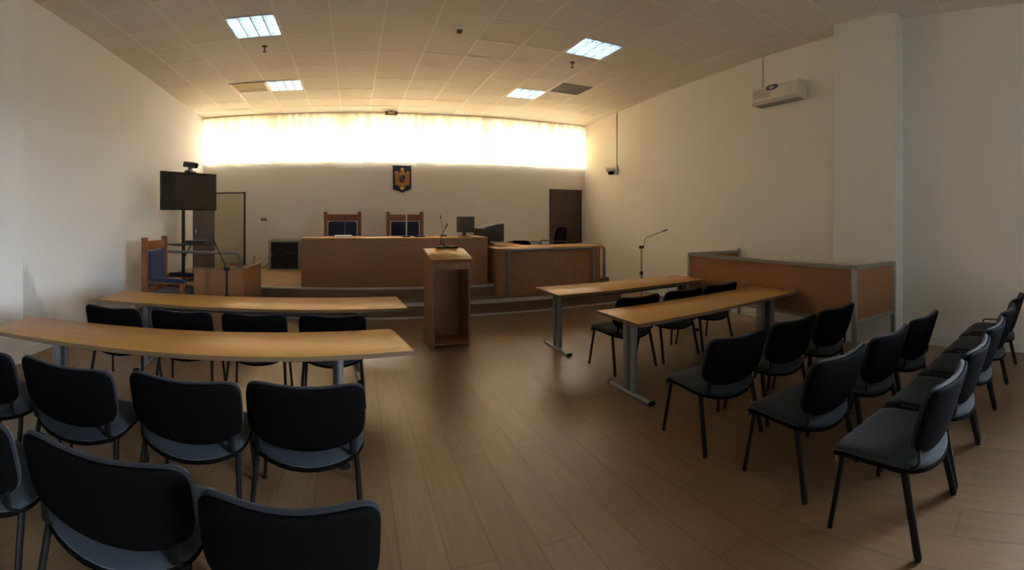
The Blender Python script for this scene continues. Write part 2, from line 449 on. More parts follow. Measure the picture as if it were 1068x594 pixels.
# unseen roof edge, added outside to shade the top of the ribbon window
bm = NB(); box(bm, -4, 6, YB+.2, YB+.62, CE+.12, CE+.3)
structure('shade_overhang', bm, M['roof'], label='unseen roof edge added outside to shade the ribbon window', cat='roof')

# pilasters
bm = NB(); prism(bm, [(4.60, 1.78), (4.60, 2.55), (5.1, 2.55), (5.1, 1.78)], 0, CE+.05, 'z'); structure('pillar_right', bm, M['wall'], label='square pillar standing out from the right wall', cat='pillar')
bm = NB(); prism(bm, [(-2.93, 1.6), (-2.93, 3.27), (-3.25, 3.27), (-3.25, 1.6)], 0, CE+.05, 'z'); structure('pillar_left', bm, M['wall'], label='square pillar standing out from the left wall', cat='pillar')

# baseboards
bm = NB()
for y0, y1 in ((YR, 1.78), (2.55, YB)):
    prism(bm, [(rx(y0)-.012, y0), (rx(y1)-.012, y1), (rx(y1), y1), (rx(y0), y0)], 0, .09, 'z')
structure('baseboard_right', bm, M['base_white'], label='white baseboard along the right wall', cat='baseboard')
bm = NB()
prism(bm, [(lx(3.2)+.012, 3.2), (lx(YB)+.012, YB), (lx(YB), YB), (lx(3.2), 3.2)], 0, .09, 'z')
structure('baseboard_left', bm, M['base_white'], label='white baseboard along the left wall', cat='baseboard')

# ceiling: tiles in a 0.6 m grid, open where lights and vents sit
GX, GY, T = -.248, 8.48, .6
def gx(c): return GX+T*c
def gy(r): return GY-T*r
LIGHTS = [(-2, 6), (-2, 2), (5, 6), (5, 2)]       # (left column, near row)
VENTS = [(-3, 2), (6, 3)]
holes = set(LIGHTS) | set(VENTS)
bm = NB()
for c in range(-6, 10):
    for r in range(-2, 19):
        if (c, r) in holes: continue
        x0, x1, y0, y1 = gx(c), gx(c+1), gy(r), gy(r-1)
        z = CE+random.uniform(-.002, .003)
        a = [bm.verts.new((x, y, z+random.choice((0, 0, 0, -.004)))) for x, y in ((x0, y0), (x1, y0), (x1, y1), (x0, y1))]
        bm.faces.new(a[::-1])
structure('ceiling', bm, M['tile'], label='suspended ceiling of square mineral tiles', cat='ceiling')
bm = NB()
for c in range(-6, 11): box(bm, gx(c)-.012, gx(c)+.012, YR-.1, YB+.1, CE-.007, CE+.02)
for r in range(-2, 20):
    for c in range(-6, 10): box(bm, gx(c)+.012, gx(c+1)-.012, gy(r)-.012, gy(r)+.012, CE-.005, CE+.02)
structure('ceiling_grid', bm, M['tbar'], label='white metal grid carrying the ceiling tiles', cat='ceiling grid')
bm = NB(); box(bm, -4, 6, YR-.2, YB+.25, CE+.3, CE+.5); structure('roof_slab', bm, M['roof'], label='concrete slab above the suspended ceiling', cat='roof')

# dais: two steps with aluminium nosing
Y1, Y2, H1 = 6.25, 6.62, .25
DXR = 4.22                      # right end of the platform
bm = NB(); box(bm, lx(Y1)+.0, DXR, Y1, Y2+.02, 0, H1, mi=0)
d = structure('dais_step', bm, M['dais_front'], label='lower step of the bench platform', cat='step')
bm = NB(); box(bm, lx(Y1)+.01, DXR-.002, Y1-.006, Y1+.05, H1-.012, H1+.004, .002); box(bm, lx(Y1)+.01, DXR-.002, Y1-.008, Y1+.002, H1-.05, H1-.012)
finish('nosing', bm, M['nosing'], d)
bm = NB(); box(bm, lx(Y1)+.01, DXR-.002, Y1-.014, Y1, 0, .03); finish('floor_strip', bm, M['nosing'], d)
bm = NB(); box(bm, lx(YB)-.05, DXR, Y2+.01, YB+.05, 0, DH); d2 = structure('dais', bm, M['dais_front'], label='raised platform under the bench', cat='platform')
bm = NB(); box(bm, lx(YB)-.05, DXR, Y2+.01, YB+.05, DH, DH+.006); finish('platform_floor', bm, M['dais_floor'], d2)
bm = NB(); box(bm, lx(Y2)+.01, 2.13, Y2-.004, Y2+.05, DH-.02, DH+.010, .002); finish('nosing', bm, M['nosing'], d2)

# doors
def door(name, x0, x1, z0, z1, leaf, frame_m, label, fr=.045, handle=True, hx=None):
    bm = NB(); y0 = YB-.03
    box(bm, x0, x0+fr, y0, YB+.01, z0, z1); box(bm, x1-fr, x1, y0, YB+.01, z0, z1); box(bm, x0+fr, x1-fr, y0, YB+.01, z1-fr, z1)
    o = structure(name, bm, frame_m, label=label, cat='door')
    bm = NB(); box(bm, x0+fr, x1-fr, YB-.016, YB+.02, z0+.005, z1-fr, .002); lf = finish('door_leaf', bm, leaf, o)
    if handle:
        bm = NB(); tube(bm, arc_path([(hx, YB-.015, z0+1.0), (hx, YB-.065, z0+1.0), (hx+(.11 if hx < (x0+x1)/2 else -.11), YB-.065, z0+1.0)], .02), .009)
        finish('door_handle', bm, M['chrome'], o)
    return o
door('door_1', 4.48, 5.34, .0, 2.43, M['door_brown'], M['door_brown'], 'dark brown door in the right corner behind the clerk desk', hx=4.60)
door('door_2', -3.22, -2.34, DH+.006, 2.30, M['door_cream'], M['black'], 'cream door with thin black frame in the left corner', fr=.035, hx=-2.46)

# ================================================================== CEILING FITTINGS
def ceiling_light(c, r, label):
    x, y = gx(c)+.3, gy(r)+.3
    t = thing('ceiling_light', label, 'ceiling light', (x, y, CE), 0, 'square louvred ceiling lights')
    w = .286
    bm = NB()
    ring(bm, w, w, w-.012, w-.012, -.012, .088)
    box(bm, -w, w, -w, w, .085, .09)
    finish('housing', bm, M['reflector'], t)
    for k in range(4):
        bm = NB(); xx = -.213+.142*k
        tube(bm, [(xx, -.265, .055), (xx, .265, .055)], .013, 10)
        finish('lamp_tube', bm, M['tube'], t)
    bm = NB()
    for k in range(3): box(bm, -.142+.142*k-.006, -.142+.142*k+.006, -w+.012, w-.012, -.008, .035)
    for k in range(7): box(bm, -w+.012, w-.012, -.216+.072*k-.007, -.216+.072*k+.007, -.008, .032)
    finish('louver_grid', bm, M['reflector'], t)
    return t
ceiling_light(-2, 6, 'lit square ceiling light over the witness-box side tables, farther from the ribbon window')
ceiling_light(-2, 2, 'lit square ceiling light near the ribbon window, touching the tan vent')
ceiling_light(5, 6, 'lit square ceiling light over the dock-side tables, farther from the ribbon window')
ceiling_light(5, 2, 'lit square ceiling light near the ribbon window, by the dark brown vent')

def vent(c, r, mat, label, droop=0.):
    x, y = gx(c)+.3, gy(r)+.3
    t = thing('ceiling_vent', label, 'vent', (x, y, CE))
    w = .286
    bm = NB()
    ring(bm, w, w, w-.03, w-.03, -.008, .02)
    finish('vent_frame', bm, mat, t)
    bm = NB()
    for k in range(13):
        xx = -.24+.04*k
        box(bm, -.017, .017, -w+.03, w-.03, -.002, .002, mtx=Matrix.Translation((xx, 0, .004)) @ Matrix.Rotation(R(20), 4, 'Y'))
    finish('vent_slats', bm, mat, t)
    bm = NB(); box(bm, -w, w, -w, w, .06, .065); finish('vent_box', bm, M['vent_dark'] if not droop else mat, t)
    if droop:
        bm = NB(); box(bm, -.32, .33, -.30, -.275, -.016, -.009); finish('loose_edge', bm, M['vent_dark'], t); 
    return t
vent(-3, 2, M['vent_tan'], 'tan ceiling vent with a loose dark edge beside a lit ceiling light', 1.)
vent(6, 3, M['vent_dark'], 'dark brown louvred ceiling vent beside a lit ceiling light')

def sprinkler(x, y, label):
    t = thing('ceiling_sprinkler', label, 'sprinkler', (x, y, CE), 0, 'ceiling sprinklers')
    bm = NB(); lathe(bm, [(.04, 0), (.04, -.006), (.02, -.016), (.015, -.018)], 16); finish('escutcheon', bm, M['vent_dark'], t)
    bm = NB(); lathe(bm, [(.011, -.016), (.011, -.05), (.006, -.055), (.006, -.082), (.01, -.084)], 12); lathe(bm, [(.028, -.084), (.028, -.088)], 14); finish('nozzle', bm, M['vent_dark'], t)
sprinkler(-1.15, 5.80, 'small sprinkler head hanging from the ceiling on the television side')
sprinkler(3.05, 5.78, 'small sprinkler head hanging from the ceiling on the air conditioner side')
t = thing('smoke_detector', 'small grey round smoke detector on the ceiling near the middle', 'smoke detector', (1.25, 5.20, CE))
bm = NB(); lathe(bm, [(.055, .0), (.055, -.02), (.05, -.03), (.03, -.034)], 20); finish('base', bm, M['white_plastic'], t)
bm = NB(); lathe(bm, [(.035, -.032), (.035, -.062), (.022, -.072), (.004, -.073)], 18); finish('sensor', bm, M['grey_case'], t)
t = thing('exit_sign', 'small reddish brown box light where ceiling meets the ribbon window', 'sign', (.80, 9.40, CE-.075))
bm = NB(); box(bm, -.13, .13, -.04, .04, -.045, .045, .008); finish('casing', bm, M['exit'], t)
bm = NB(); box(bm, -.06, .06, -.046, -.038, -.02, .02, .003); finish('sign_face', bm, M['vent_tan'], t)
bm = NB(); box(bm, -.02, .02, -.012, .012, .045, .07); finish('mount', bm, M['exit'], t)

# ================================================================== RIBBON WINDOW BLINDS
t = thing('vertical_blind', 'cream vertical blind closed across the ribbon window', 'blind', (0, YB-.06, WT))
bm = NB(); box(bm, lx(YB)+.012, rx(YB)-.012, -.02, .025, -.022, .0, .003); finish('headrail', bm, M['vent_tan'], t)
bm = NB(); x = -.075*44; k = 0
while x < rx(YB)-.03:
    a = R(18+random.uniform(-7, 7)); dx, dy = .0445*math.cos(a), .0445*math.sin(a)
    zb = WS-WT-.030-random.choice((0, 0, 0, .004, .008, .016))
    zt = -.02
    v = [bm.verts.new(p) for p in ((x-dx, -dy, zb), (x+dx, dy, zb), (x+dx, dy, zt), (x-dx, -dy, zt))]
    bm.faces.new(v); x += .075; k += 1
finish('slats', bm, M['blind'], t)

# ================================================================== TABLES
def table(label, loc, rotz, length, depth=.6, inset=.13, group='long beech tables'):
    t = thing('table', label, 'table', loc, rotz, group)
    L2, D2 = length/2, depth/2
    bm = NB(); box(bm, -L2, L2, -D2, D2, .706, .74, .003)
    o = finish('tabletop', bm, M['top'], t)
    bm = NB()
    e = .0015
    ring(bm, L2+e, D2+e, L2-.0005, D2-.0005, .7065, .7375)
    finish('edge_band', bm, M['top_edge'], o)
    bm = NB(); box(bm, -L2+inset+.03, L2-inset-.03, .06, .085, .60, .705, .002); finish('crossbeam', bm, M['silver_dark'], t)
    for s in (-1, 1):
        x = s*(L2-inset)
        bm = NB()
        for yy in (-.052, .052): tube(bm, [(x, yy, .045), (x, yy, .70)], .026, 14, .03)
        box(bm, x-.03, x+.03, -D2+.06, D2-.06, .68, .705, .004)
        lg = finish('leg', bm, [M['silver']], t)
        bm = NB(); box(bm, x-.016, x+.016, -.034, .034, .045, .69, .003); finish('cable_cover', bm, M['silver_dark'], lg)
        bm = NB(); tube(bm, [(x, -.275, .022), (x, .275, .022)], .03, 14, .02)
        fb = finish('foot_bar', bm, M['silver'], lg)
        for yy in (-.281, .281):
            bm = NB(); tube(bm, [(x, yy-.008, .022), (x, yy+.008, .022)], .031, 14, .021); finish('end_cap', bm, M['rubber'], fb)
    return t
table('near beech table on the dock side, silver twin-column legs in full view', (2.96, 2.94, 0), 0, 2.04, .58)
table('far beech table on the dock side, before the clerk desk', (2.99, 4.34, 0), 0, 2.02, .58)
table('near beech table on the witness-box side, four chair backs showing beyond it', (-.99, 2.65, 0), R(9.8), 2.64, .53, .41)
table('far beech table directly before the witness box', (-.94, 4.02, 0), R(4.6), 2.78, .56, .40)

# ================================================================== VISITOR CHAIRS
def make_chair(link=False):
    t = thing('visitor_chair', 'x', 'chair')
    def seat_pos(x, y, h):
        dip = -.014*math.cos(PI*x/.5)*(1 if y < .0 else .4)-.040*max(0, (-y-.06)/.17)**2*math.cos(PI*x/.62)
        fall = -.03*max(0, (y-.12)/.10)**2
        return (x, y+.004+.085*max(0, -y/.2375)*(x/.25)**2, .440+h+dip+fall)
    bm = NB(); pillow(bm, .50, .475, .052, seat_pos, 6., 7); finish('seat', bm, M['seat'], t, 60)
    bm = NB(); pillow(bm, .504, .479, .044, lambda x, y, h: (lambda q: (q[0], q[1], q[2]-.024))(seat_pos(x, y, h)), 6., 9); finish('seat_shell', bm, M['shell'], t, 60)
    ca, sa = math.cos(R(16)), math.sin(R(16))
    def back_pos(off):
        def f(x, z, h):
            cur = .042*(x/.235)**2                        # wraps forward at the sides
            low = -.046*max(0., -z/.17)**3*math.cos(PI*x/.54)  # bottom edge sags in the middle
            hi = -.014*max(0., z/.165)**3*math.cos(PI*x/.50)
            yy = h+cur+off; zz = z+low+hi+.006
            return (x, -.255+yy*ca-zz*sa, .652+zz*ca+yy*sa)
        return f
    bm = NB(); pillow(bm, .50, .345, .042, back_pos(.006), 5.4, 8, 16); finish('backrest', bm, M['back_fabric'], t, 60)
    bm = NB(); pillow(bm, .497, .342, .032, back_pos(-.012), 5.4, 10, 16); finish('back_shell', bm, M['shell'], t, 60)
    for s in (-1, 1):
        bm = NB()
        tube(bm, arc_path([(s*.198, -.06, .408), (s*.198, -.195, .410), (s*.198, -.196, .50), (s*.198, -.214, .585)], .05), .0065, 8, .016, up=Vector((1, 0, 0)))
        finish('back_support', bm, M['frame'], t)
        bm = NB(); tube(bm, [(s*.214, .165, .415), (s*.238, .225, .012)], .0105, 10, .0125); lg = finish('leg', bm, M['frame'], t)
        bm = NB(); lathe(bm, [(.010, 0), (.0125, .002), (.0125, .014), (.010, .016)], 12, (s*.238, .225, 0)); finish('glide', bm, M['rubber'], lg)
        bm = NB(); tube(bm, [(s*.214, -.130, .415), (s*.238, -.205, .012)], .012, 10, .019); lg = finish('leg', bm, M['frame'], t)
        bm = NB(); lathe(bm, [(.012, 0), (.0145, .002), (.0145, .014), (.012, .016)], 12, (s*.238, -.205, 0)); finish('glide', bm, M['rubber'], lg)
    bm = NB()
    for s in (-1, 1): tube(bm, [(s*.214, -.140, .412), (s*.214, .175, .412)], .010, 8, .013)
    for y in (-.10, .13): tube(bm, [(-.214, y, .408), (.214, y, .408)], .009, 8)
    finish('seat_frame', bm, M['frame'], t)
    for s in (-1, 1):
        bm = NB(); tube(bm, [(s*.222, .185, .388), (s*.246, .187, .386)], .010, 8); tube(bm, [(s*.243, .187, .370), (s*.243, .187, .400)], .005, 6); finish('link_hook', bm, M['chrome'], t)
    if link:
        bm = NB()
        tube(bm, arc_path([(.262, -.10, .43), (.262, -.10, .485), (.262, .12, .485), (.262, .12, .43)], .03), .008, 8)
        tube(bm, [(.205, -.08, .415), (.262, -.10, .43)], .007, 8); tube(bm, [(.205, .10, .415), (.262, .12, .43)], .007, 8)
        finish('side_bar', bm, M['frame'], t)
    return t

def place(proto, first, x, y, rz, label, group, s=1.):
    c = proto if first else copy_tree(proto)
    c.location = (x, y, 0); c.rotation_euler = (0, 0, R(rz)); c.scale = (s, 1, 1)
    c['label'] = label; c['group'] = group
    return c
P0 = make_chair(); P1 = make_chair(True)
CH = [
 # far left row (between the two left tables)
 (-1.85, 3.36, 3, 'dark padded chair between the two witness-box side tables, nearest the wall', 'chairs between the tables on the witness-box side'),
 (-1.30, 3.46, 3, 'dark padded chair between the two witness-box side tables, second from the wall', 'chairs between the tables on the witness-box side'),
 (-.74, 3.52, 2, 'dark padded chair between the two witness-box side tables, third from the wall', 'chairs between the tables on the witness-box side'),
 (-.155, 3.54, 1, 'dark padded chair between the two witness-box side tables, nearest the lectern', 'chairs between the tables on the witness-box side'),
 # row behind the near left table
 (-1.86, 1.93, 4, 'dark padded chair next behind the near witness-box side table, first from the wall', 'chairs behind the near table on the witness-box side'),
 (-1.335, 2.02, 4, 'dark padded chair next behind the near witness-box side table, second from the wall', 'chairs behind the near table on the witness-box side'),
 (-.755, 2.12, 3, 'dark padded chair next behind the near witness-box side table, second from the aisle', 'chairs behind the near table on the witness-box side'),
 (-.215, 2.18, 2, 'dark padded chair next behind the near witness-box side table, at the aisle end', 'chairs behind the near table on the witness-box side'),
 # nearest left row
 (-1.33, 1.34, 5, 'dark padded chair in the rearmost witness-box side row, first from the wall', 'chairs in the rearmost row on the witness-box side'),
 (-.765, 1.42, 6, 'dark padded chair in the rearmost witness-box side row, between two others', 'chairs in the rearmost row on the witness-box side'),
 (-.175, 1.38, 2, 'dark padded chair in the rearmost witness-box side row, at the aisle end', 'chairs in the rearmost row on the witness-box side'),
 # right, between the two tables
 (2.43, 3.57, 2, 'dark padded chair between the two dock-side tables, nearest the aisle', 'chairs between the tables on the dock side'),
 (3.00, 3.58, 1, 'dark padded chair between the two dock-side tables, in the middle', 'chairs between the tables on the dock side'),
 (3.55, 3.59, 0, 'dark padded chair between the two dock-side tables, nearest the dock', 'chairs between the tables on the dock side'),
 # right, behind the near table
 (2.12, 2.07, -5, 'dark padded chair next behind the near dock-side table, nearest the aisle', 'chairs behind the near table on the dock side'),
 (2.67, 2.03, -5, 'dark padded chair next behind the near dock-side table, in the middle', 'chairs behind the near table on the dock side'),
 (3.20, 1.98, -5, 'dark padded chair next behind the near dock-side table, nearest the dock', 'chairs behind the near table on the dock side'),
 # right, second row from the viewer
 (2.13, 1.38, -6, 'dark padded chair second row behind the dock-side tables, nearest the aisle', 'chairs in the second row behind the dock-side tables'),
 (2.67, 1.31, -6, 'dark padded chair second row behind the dock-side tables, in the middle', 'chairs in the second row behind the dock-side tables'),
 (3.18, 1.25, -6, 'dark padded chair second row behind the dock-side tables, nearest the wall', 'chairs in the second row behind the dock-side tables'),
]
for i, (x, y, rz, lab, grp) in enumerate(CH): place(P0, i == 0, x, y, rz, lab, grp, {5: 1.06, 6: 1.06, 7: 1.05, 9: 1.16, 10: .96}.get(i, 1.))
GW = ['nearest the aisle', 'second from the aisle', 'in the middle', 'second from the wall', 'nearest the wall']
for i, (x, y) in enumerate(((2.01, .77), (2.53, .74), (3.05, .715), (3.57, .69), (4.09, .67))):
    place(P1, i == 0, x, y, -4, 'dark padded chair with side bar in the last dock-side row, '+GW[i], 'chairs in the last row on the dock side')

# ================================================================== JUDGES' BENCH
bx0, bx1, by0, by1, bz = -.775, 2.06, 6.72, 7.40, 1.29
t = thing('judge_bench', 'long beech fronted bench on the platform', 'bench', (0, 0, DH+.006))
z0 = 0; zt = bz-DH-.006
bm = NB(); box(bm, bx0, bx1, by0, by0+.025, z0, zt-.03, .002); finish('front_panel', bm, M['beech'], t)
for x in (bx0, bx1-.025):
    bm = NB(); box(bm, x, x+.025, by0+.025, by1, z0, zt-.03, .002); finish('side_panel', bm, M['beech_v'], t)
bm = NB(); box(bm, bx0-.008, bx1+.008, by0-.012, by1+.01, zt-.03, zt, .003); finish('worktop', bm, M['top'], t)
bm = NB(); box(bm, bx0+.03, bx1-.03, by0+.03, by1-.05, zt-.34, zt-.32); finish('inner_shelf', bm, M['beech'], t)

def throne(label, loc, rotz):
    t = thing('armchair', label, 'armchair', loc, rotz, 'wooden armchairs with navy upholstery')
    # faces +y; seat height .46, back 1.30
    for s in (-1, 1):
        bm = NB(); box(bm, s*.32-.035, s*.32+.035, -.33, -.26, 0, 1.34, .006); finish('back_post', bm, M['throne'], t)
        bm = NB(); box(bm, s*.32-.03, s*.32+.03, .20, .26, 0, .66, .006); finish('leg', bm, M['throne'], t)
        bm = NB(); box(bm, s*.32-.02, s*.32+.02, -.26, .20, .34, .42, .004); finish('side_rail', bm, M['throne'], t); bm = NB(); box(bm, s*.32-.02, s*.32+.02, -.26, .20, .10, .14, .004); finish('side_rail', bm, M['throne'], t)
        bm = NB(); box(bm, s*.32-.025, s*.32+.025, -.26, .29, .655, .685, .004); ar = finish('armrest', bm, M['throne'], t)
        bm = NB(); pillow(bm, .075, .52, .065, lambda x, y, h, s=s: (s*.32+x, .03+y, .705+h), 7., 5); finish('arm_pad', bm, M['navy'], ar)
    bm = NB(); box(bm, -.285, .285, -.315, -.275, 1.14, 1.28, .004); finish('crest_rail', bm, M['throne'], t)
    bm = NB(); box(bm, -.285, .285, -.315, -.275, .48, .56, .004); finish('cross_rail', bm, M['throne'], t); bm = NB(); box(bm, -.285, .285, .21, .25, .34, .42, .004); finish('cross_rail', bm, M['throne'], t)
    bm = NB(); pillow(bm, .54, .56, .09, lambda x, y, h: (x, -.285+h, .85+y), 14., 8); finish('back_cushion', bm, M['navy'], t)
    bm = NB(); pillow(bm, .58, .50, .11, lambda x, y, h: (x, -.03+y, .455+h), 10., 7); finish('seat_cushion', bm, M['navy'], t)
    return t
throne('high-backed wooden armchair with navy panel behind the bench, behind the white folder', (-.20, 8.25, DH+.006), PI)
throne('high-backed wooden armchair with navy panel behind the bench, below the coat of arms', (.985, 8.25, DH+.006), PI)
throne('wooden armchair with navy seat and arm pads beside the witness box', (-2.34, 5.62, 0), -PI/2)

# things on the bench
t = thing('document_folder', 'white folder lying on the bench before an armchair', 'folder', (-.15, 6.98, bz), R(4))
bm = NB(); box(bm, -.13, .13, -.16, .16, 0, .004, .001); box(bm, -.13, .13, -.16, .16, .030, .034, .001); box(bm, -.13, -.126, -.16, .16, .0, .034, .001); finish('cover', bm, M['paper'], t)
bm = NB(); box(bm, -.122, .122, -.15, .15, .005, .029); finish('pages', bm, M['paper'], t)

def gooseneck(label, loc, rotz, h, lean, mat, group=None, name='microphone', stem=.006, cat='microphone'):
    t = thing(name, label, cat, loc, rotz, group)
    bm = NB(); box(bm, -.055, .055, -.045, .045, 0, .028, .006); finish('base', bm, M['black'], t)
    pts = [(lean*(k/8)**2, 0, .025+h*(k/8)) for k in range(9)]
    bm = NB(); tube(bm, pts, stem, 8); finish('gooseneck', bm, mat, t)
    d = (Vector(pts[-1])-Vector(pts[-2])).normalized(); p = Vector(pts[-1])
    bm = NB(); tube(bm, [p-d*.01, p+d*.01, p+d*.05, p+d*.06], .010, 10); finish('capsule', bm, M['black'] if mat is not M['white_plastic'] else mat, t)
    return t
gooseneck('thin grey gooseneck microphone on the bench by the white folder', (-.13, 7.22, bz), 0, .28, .0, M['silver'], 'bench microphones', stem=.004)
gooseneck('pale upright microphone on the bench before the armchair under the coat of arms', (.83, 6.98, bz), 0, .36, .0, M['white_plastic'], 'bench microphones', stem=.010)
gooseneck('thin dark microphone on the bench between armchair and monitor', (1.46, 7.22, bz), 0, .32, -.04, M['black'], 'bench microphones', stem=.004)
t = thing('remote_control', 'small dark remote lying on the bench beside the pale microphone', 'remote', (1.03, 6.95, bz), R(25))
bm = NB(); box(bm, -.09, .09, -.025, .025, 0, .022, .006); finish('body', bm, M['black'], t)
bm = NB(); box(bm, -.07, .05, -.016, .016, .022, .025, .001); finish('buttons', bm, M['grey_case'], t)

t = thing('monitor', 'flat dark monitor standing on the bench top', 'monitor', (1.80, 7.08, bz), R(128))
bm = NB(); box(bm, -.17, .17, -.022, .022, .075, .375, .008); finish('casing', bm, M['grey_case'], t)
bm = NB(); box(bm, -.155, .155, -.0245, -.021, .092, .36); finish('screen', bm, M['screen'], t)
bm = NB(); box(bm, -.03, .03, .018, .045, .015, .20, .006); finish('stand', bm, M['grey_case'], t)
bm = NB(); lathe(bm, [(.11, 0), (.11, .008), (.05, .018)], 20, (0, .03, 0)); finish('base', bm, M['grey_case'], t)

# ================================================================== CLERK DESK
dx0, dx1, dy0, dy1, dz = 2.15, 3.96, 6.46, 7.85, 1.10
t = thing('clerk_desk', 'beech clerk desk with rounded corner and guard rail beside the bench', 'desk', (0, 0, H1))
hz = dz-H1
# front panel curves round at the left corner
def desk_outline(off):
    pts = [(dx1-.02, dy0+off)]
    rr = .16-off
    cx, cy = dx0+.16, dy0+.16
    for k in range(9):
        a = -PI/2-(PI/2)*k/8; pts.append((cx+rr*math.cos(a), cy+rr*math.sin(a)))
    pts.append((dx0+off, Y2-.005))
    return pts
o = desk_outline(0.); i_ = desk_outline(.025)
bm = NB(); prism(bm, o+i_[::-1], .0, hz-.03, 'z'); finish('front_panel', bm, M['beech_v'], t)
bm = NB(); box(bm, dx0, dx0+.025, Y2+.02, dy1, DH-H1+.008, hz-.03); finish('left_panel', bm, M['beech_v'], t)
bm = NB(); box(bm, dx1-.045, dx1-.02, dy0+.026, Y2-.005, 0, hz-.03); box(bm, dx1-.045, dx1-.02, Y2+.02, 7.15, DH-H1+.008, hz-.03); finish('right_panel', bm, M['beech_v'], t)
top = [(dx1, dy0-.02)]
for k in range(9):
    a = -PI/2-(PI/2)*k/8; top.append((dx0+.16+.18*math.cos(a), dy0+.16+.18*math.sin(a)))
top += [(dx0-.02, dy1), (dx0+.70, dy1), (dx0+.70, 7.15), (dx1, 7.15)]
bm = NB(); prism(bm, top, hz-.03, hz, 'z', bev=.002); finish('worktop', bm, M['top'], t)

t = thing('guard_rail', 'grey tubular guard rail hoop in front of the clerk desk', 'guard rail', (0, 0, H1))
bm = NB(); tube(bm, arc_path([(2.31, 6.40, .004), (2.31, 6.40, hz-.035), (3.76, 6.40, hz-.035), (3.76, 6.40, .004)], .09, 8), .026, 14); finish('hoop', bm, M['silver'], t)
for x in (2.31, 3.76):
    bm = NB(); lathe(bm, [(.045, .004), (.045, .010), (.03, .012)], 18, (x, 6.40, 0)); finish('floor_flange', bm, M['silver'], t)
t = thing('guard_rail', 'narrow grey tubular guard rail hoop at the wall end of the clerk desk', 'guard rail', (0, 0, 0))
bm = NB(); tube(bm, arc_path([(4.04, 6.50, H1+.004), (4.04, 6.50, dz-.03), (4.10, 7.35, dz-.03), (4.10, 7.35, DH+.01)], .09, 8), .026, 14); finish('hoop', bm, M['silver'], t)
bm = NB(); lathe(bm, [(.045, H1+.004), (.045, H1+.010), (.03, H1+.012)], 18, (4.04, 6.50, 0)); finish('floor_flange', bm, M['silver'], t); bm = NB(); lathe(bm, [(.045, DH+.007), (.045, DH+.012), (.03, DH+.014)], 18, (4.10, 7.35, 0)); finish('floor_flange', bm, M['silver'], t)

# tube monitor on the clerk desk
t = thing('crt_monitor', 'bulky grey tube monitor on the clerk desk beside the bench', 'monitor', (2.27, 7.46, dz), R(-62))
def crt_rings(bm, secs):
    rings = []
    for y, w, z0, z1, r in secs:
        ring = []
        for cx, cz, a0 in ((w/2-r, z1-r, 0), (-w/2+r, z1-r, 90), (-w/2+r, z0+r, 180), (w/2-r, z0+r, 270)):
            for k in range(4):
                a = R(a0+30*k); ring.append(bm.verts.new((cx+r*math.cos(a), y, cz+r*math.sin(a))))
        rings.append(ring)
    for a, b in zip(rings, rings[1:]):
        for j in range(16): bm.faces.new((a[j], a[(j+1) % 16], b[(j+1) % 16], b[j]))
    bm.faces.new(rings[0][::-1]); bm.faces.new(rings[-1])
bm = NB(); crt_rings(bm, [(.22, .42, .06, .43, .02), (.12, .42, .06, .43, .03), (.10, .40, .07, .42, .03), (-.10, .30, .09, .38, .05), (-.19, .25, .10, .33, .05)]); finish('casing', bm, M['grey_case'], t, 50)
bm = NB(); box(bm, -.17, .17, .218, .224, .12, .39, .002); finish('screen', bm, M['screen'], t)
bm = NB(); lathe(bm, [(.14, 0), (.14, .015), (.07, .04), (.07, .075)], 20); finish('swivel_base', bm, M['grey_case'], t)

def office_chair(label, loc, rotz, bh=.52, bz=.80):
    t = thing('office_chair', label, 'office chair', loc, rotz, 'black office chairs at the clerk desk')
    bm = NB()
    for k in range(5):
        a = 2*PI*k/5; tube(bm, [(.04*math.cos(a), .04*math.sin(a), .11), (.29*math.cos(a), .29*math.sin(a), .075)], .022, 8, .016)
    finish('star_base', bm, M['black'], t)
    for k in range(5):
        a = 2*PI*k/5; bm = NB(); lathe(bm, [(.012, -.02), (.03, -.018), (.03, .018), (.012, .02)], 14, (.29*math.cos(a), .29*math.sin(a), .03), axis='x'); finish('caster', bm, M['rubber'], t)
    bm = NB(); tube(bm, [(0, 0, .09), (0, 0, .42)], .028, 12); finish('gas_lift', bm, M['silver_dark'], t)
    bm = NB(); pillow(bm, .49, .48, .09, lambda x, y, h: (x, y+.02, .47+h), 4., 6); finish('seat', bm, M['shell'], t)
    bm = NB(); pillow(bm, .45, bh, .075, lambda x, y, h: (x, -.25+h+.05*(x/.22)**2-.16*y, bz+y), 4., 6); finish('backrest', bm, M['shell'], t)
    bm = NB(); tube(bm, arc_path([(0, -.05, .42), (0, -.27, .42), (0, -.27, bz-.1)], .08), .022, 8, .012); finish('back_support', bm, M['frame'], t)
    for s in (-1, 1):
        bm = NB(); tube(bm, arc_path([(s*.20, .05, .43), (s*.27, .08, .44), (s*.27, .10, .67), (s*.27, -.16, .67), (s*.24, -.22, .66)], .05), .013, 8); finish('armrest', bm, M['silver_dark'], t)
    return t
office_chair('black office chair of which only the low back top shows above the clerk desk', (3.18, 7.98, DH+.006), PI, .26, .56)
bpy.context.view_layer.update()
office_chair('black office chair turned sideways before the brown door', (3.80, 8.12, DH+.006), R(90), .46, .76)

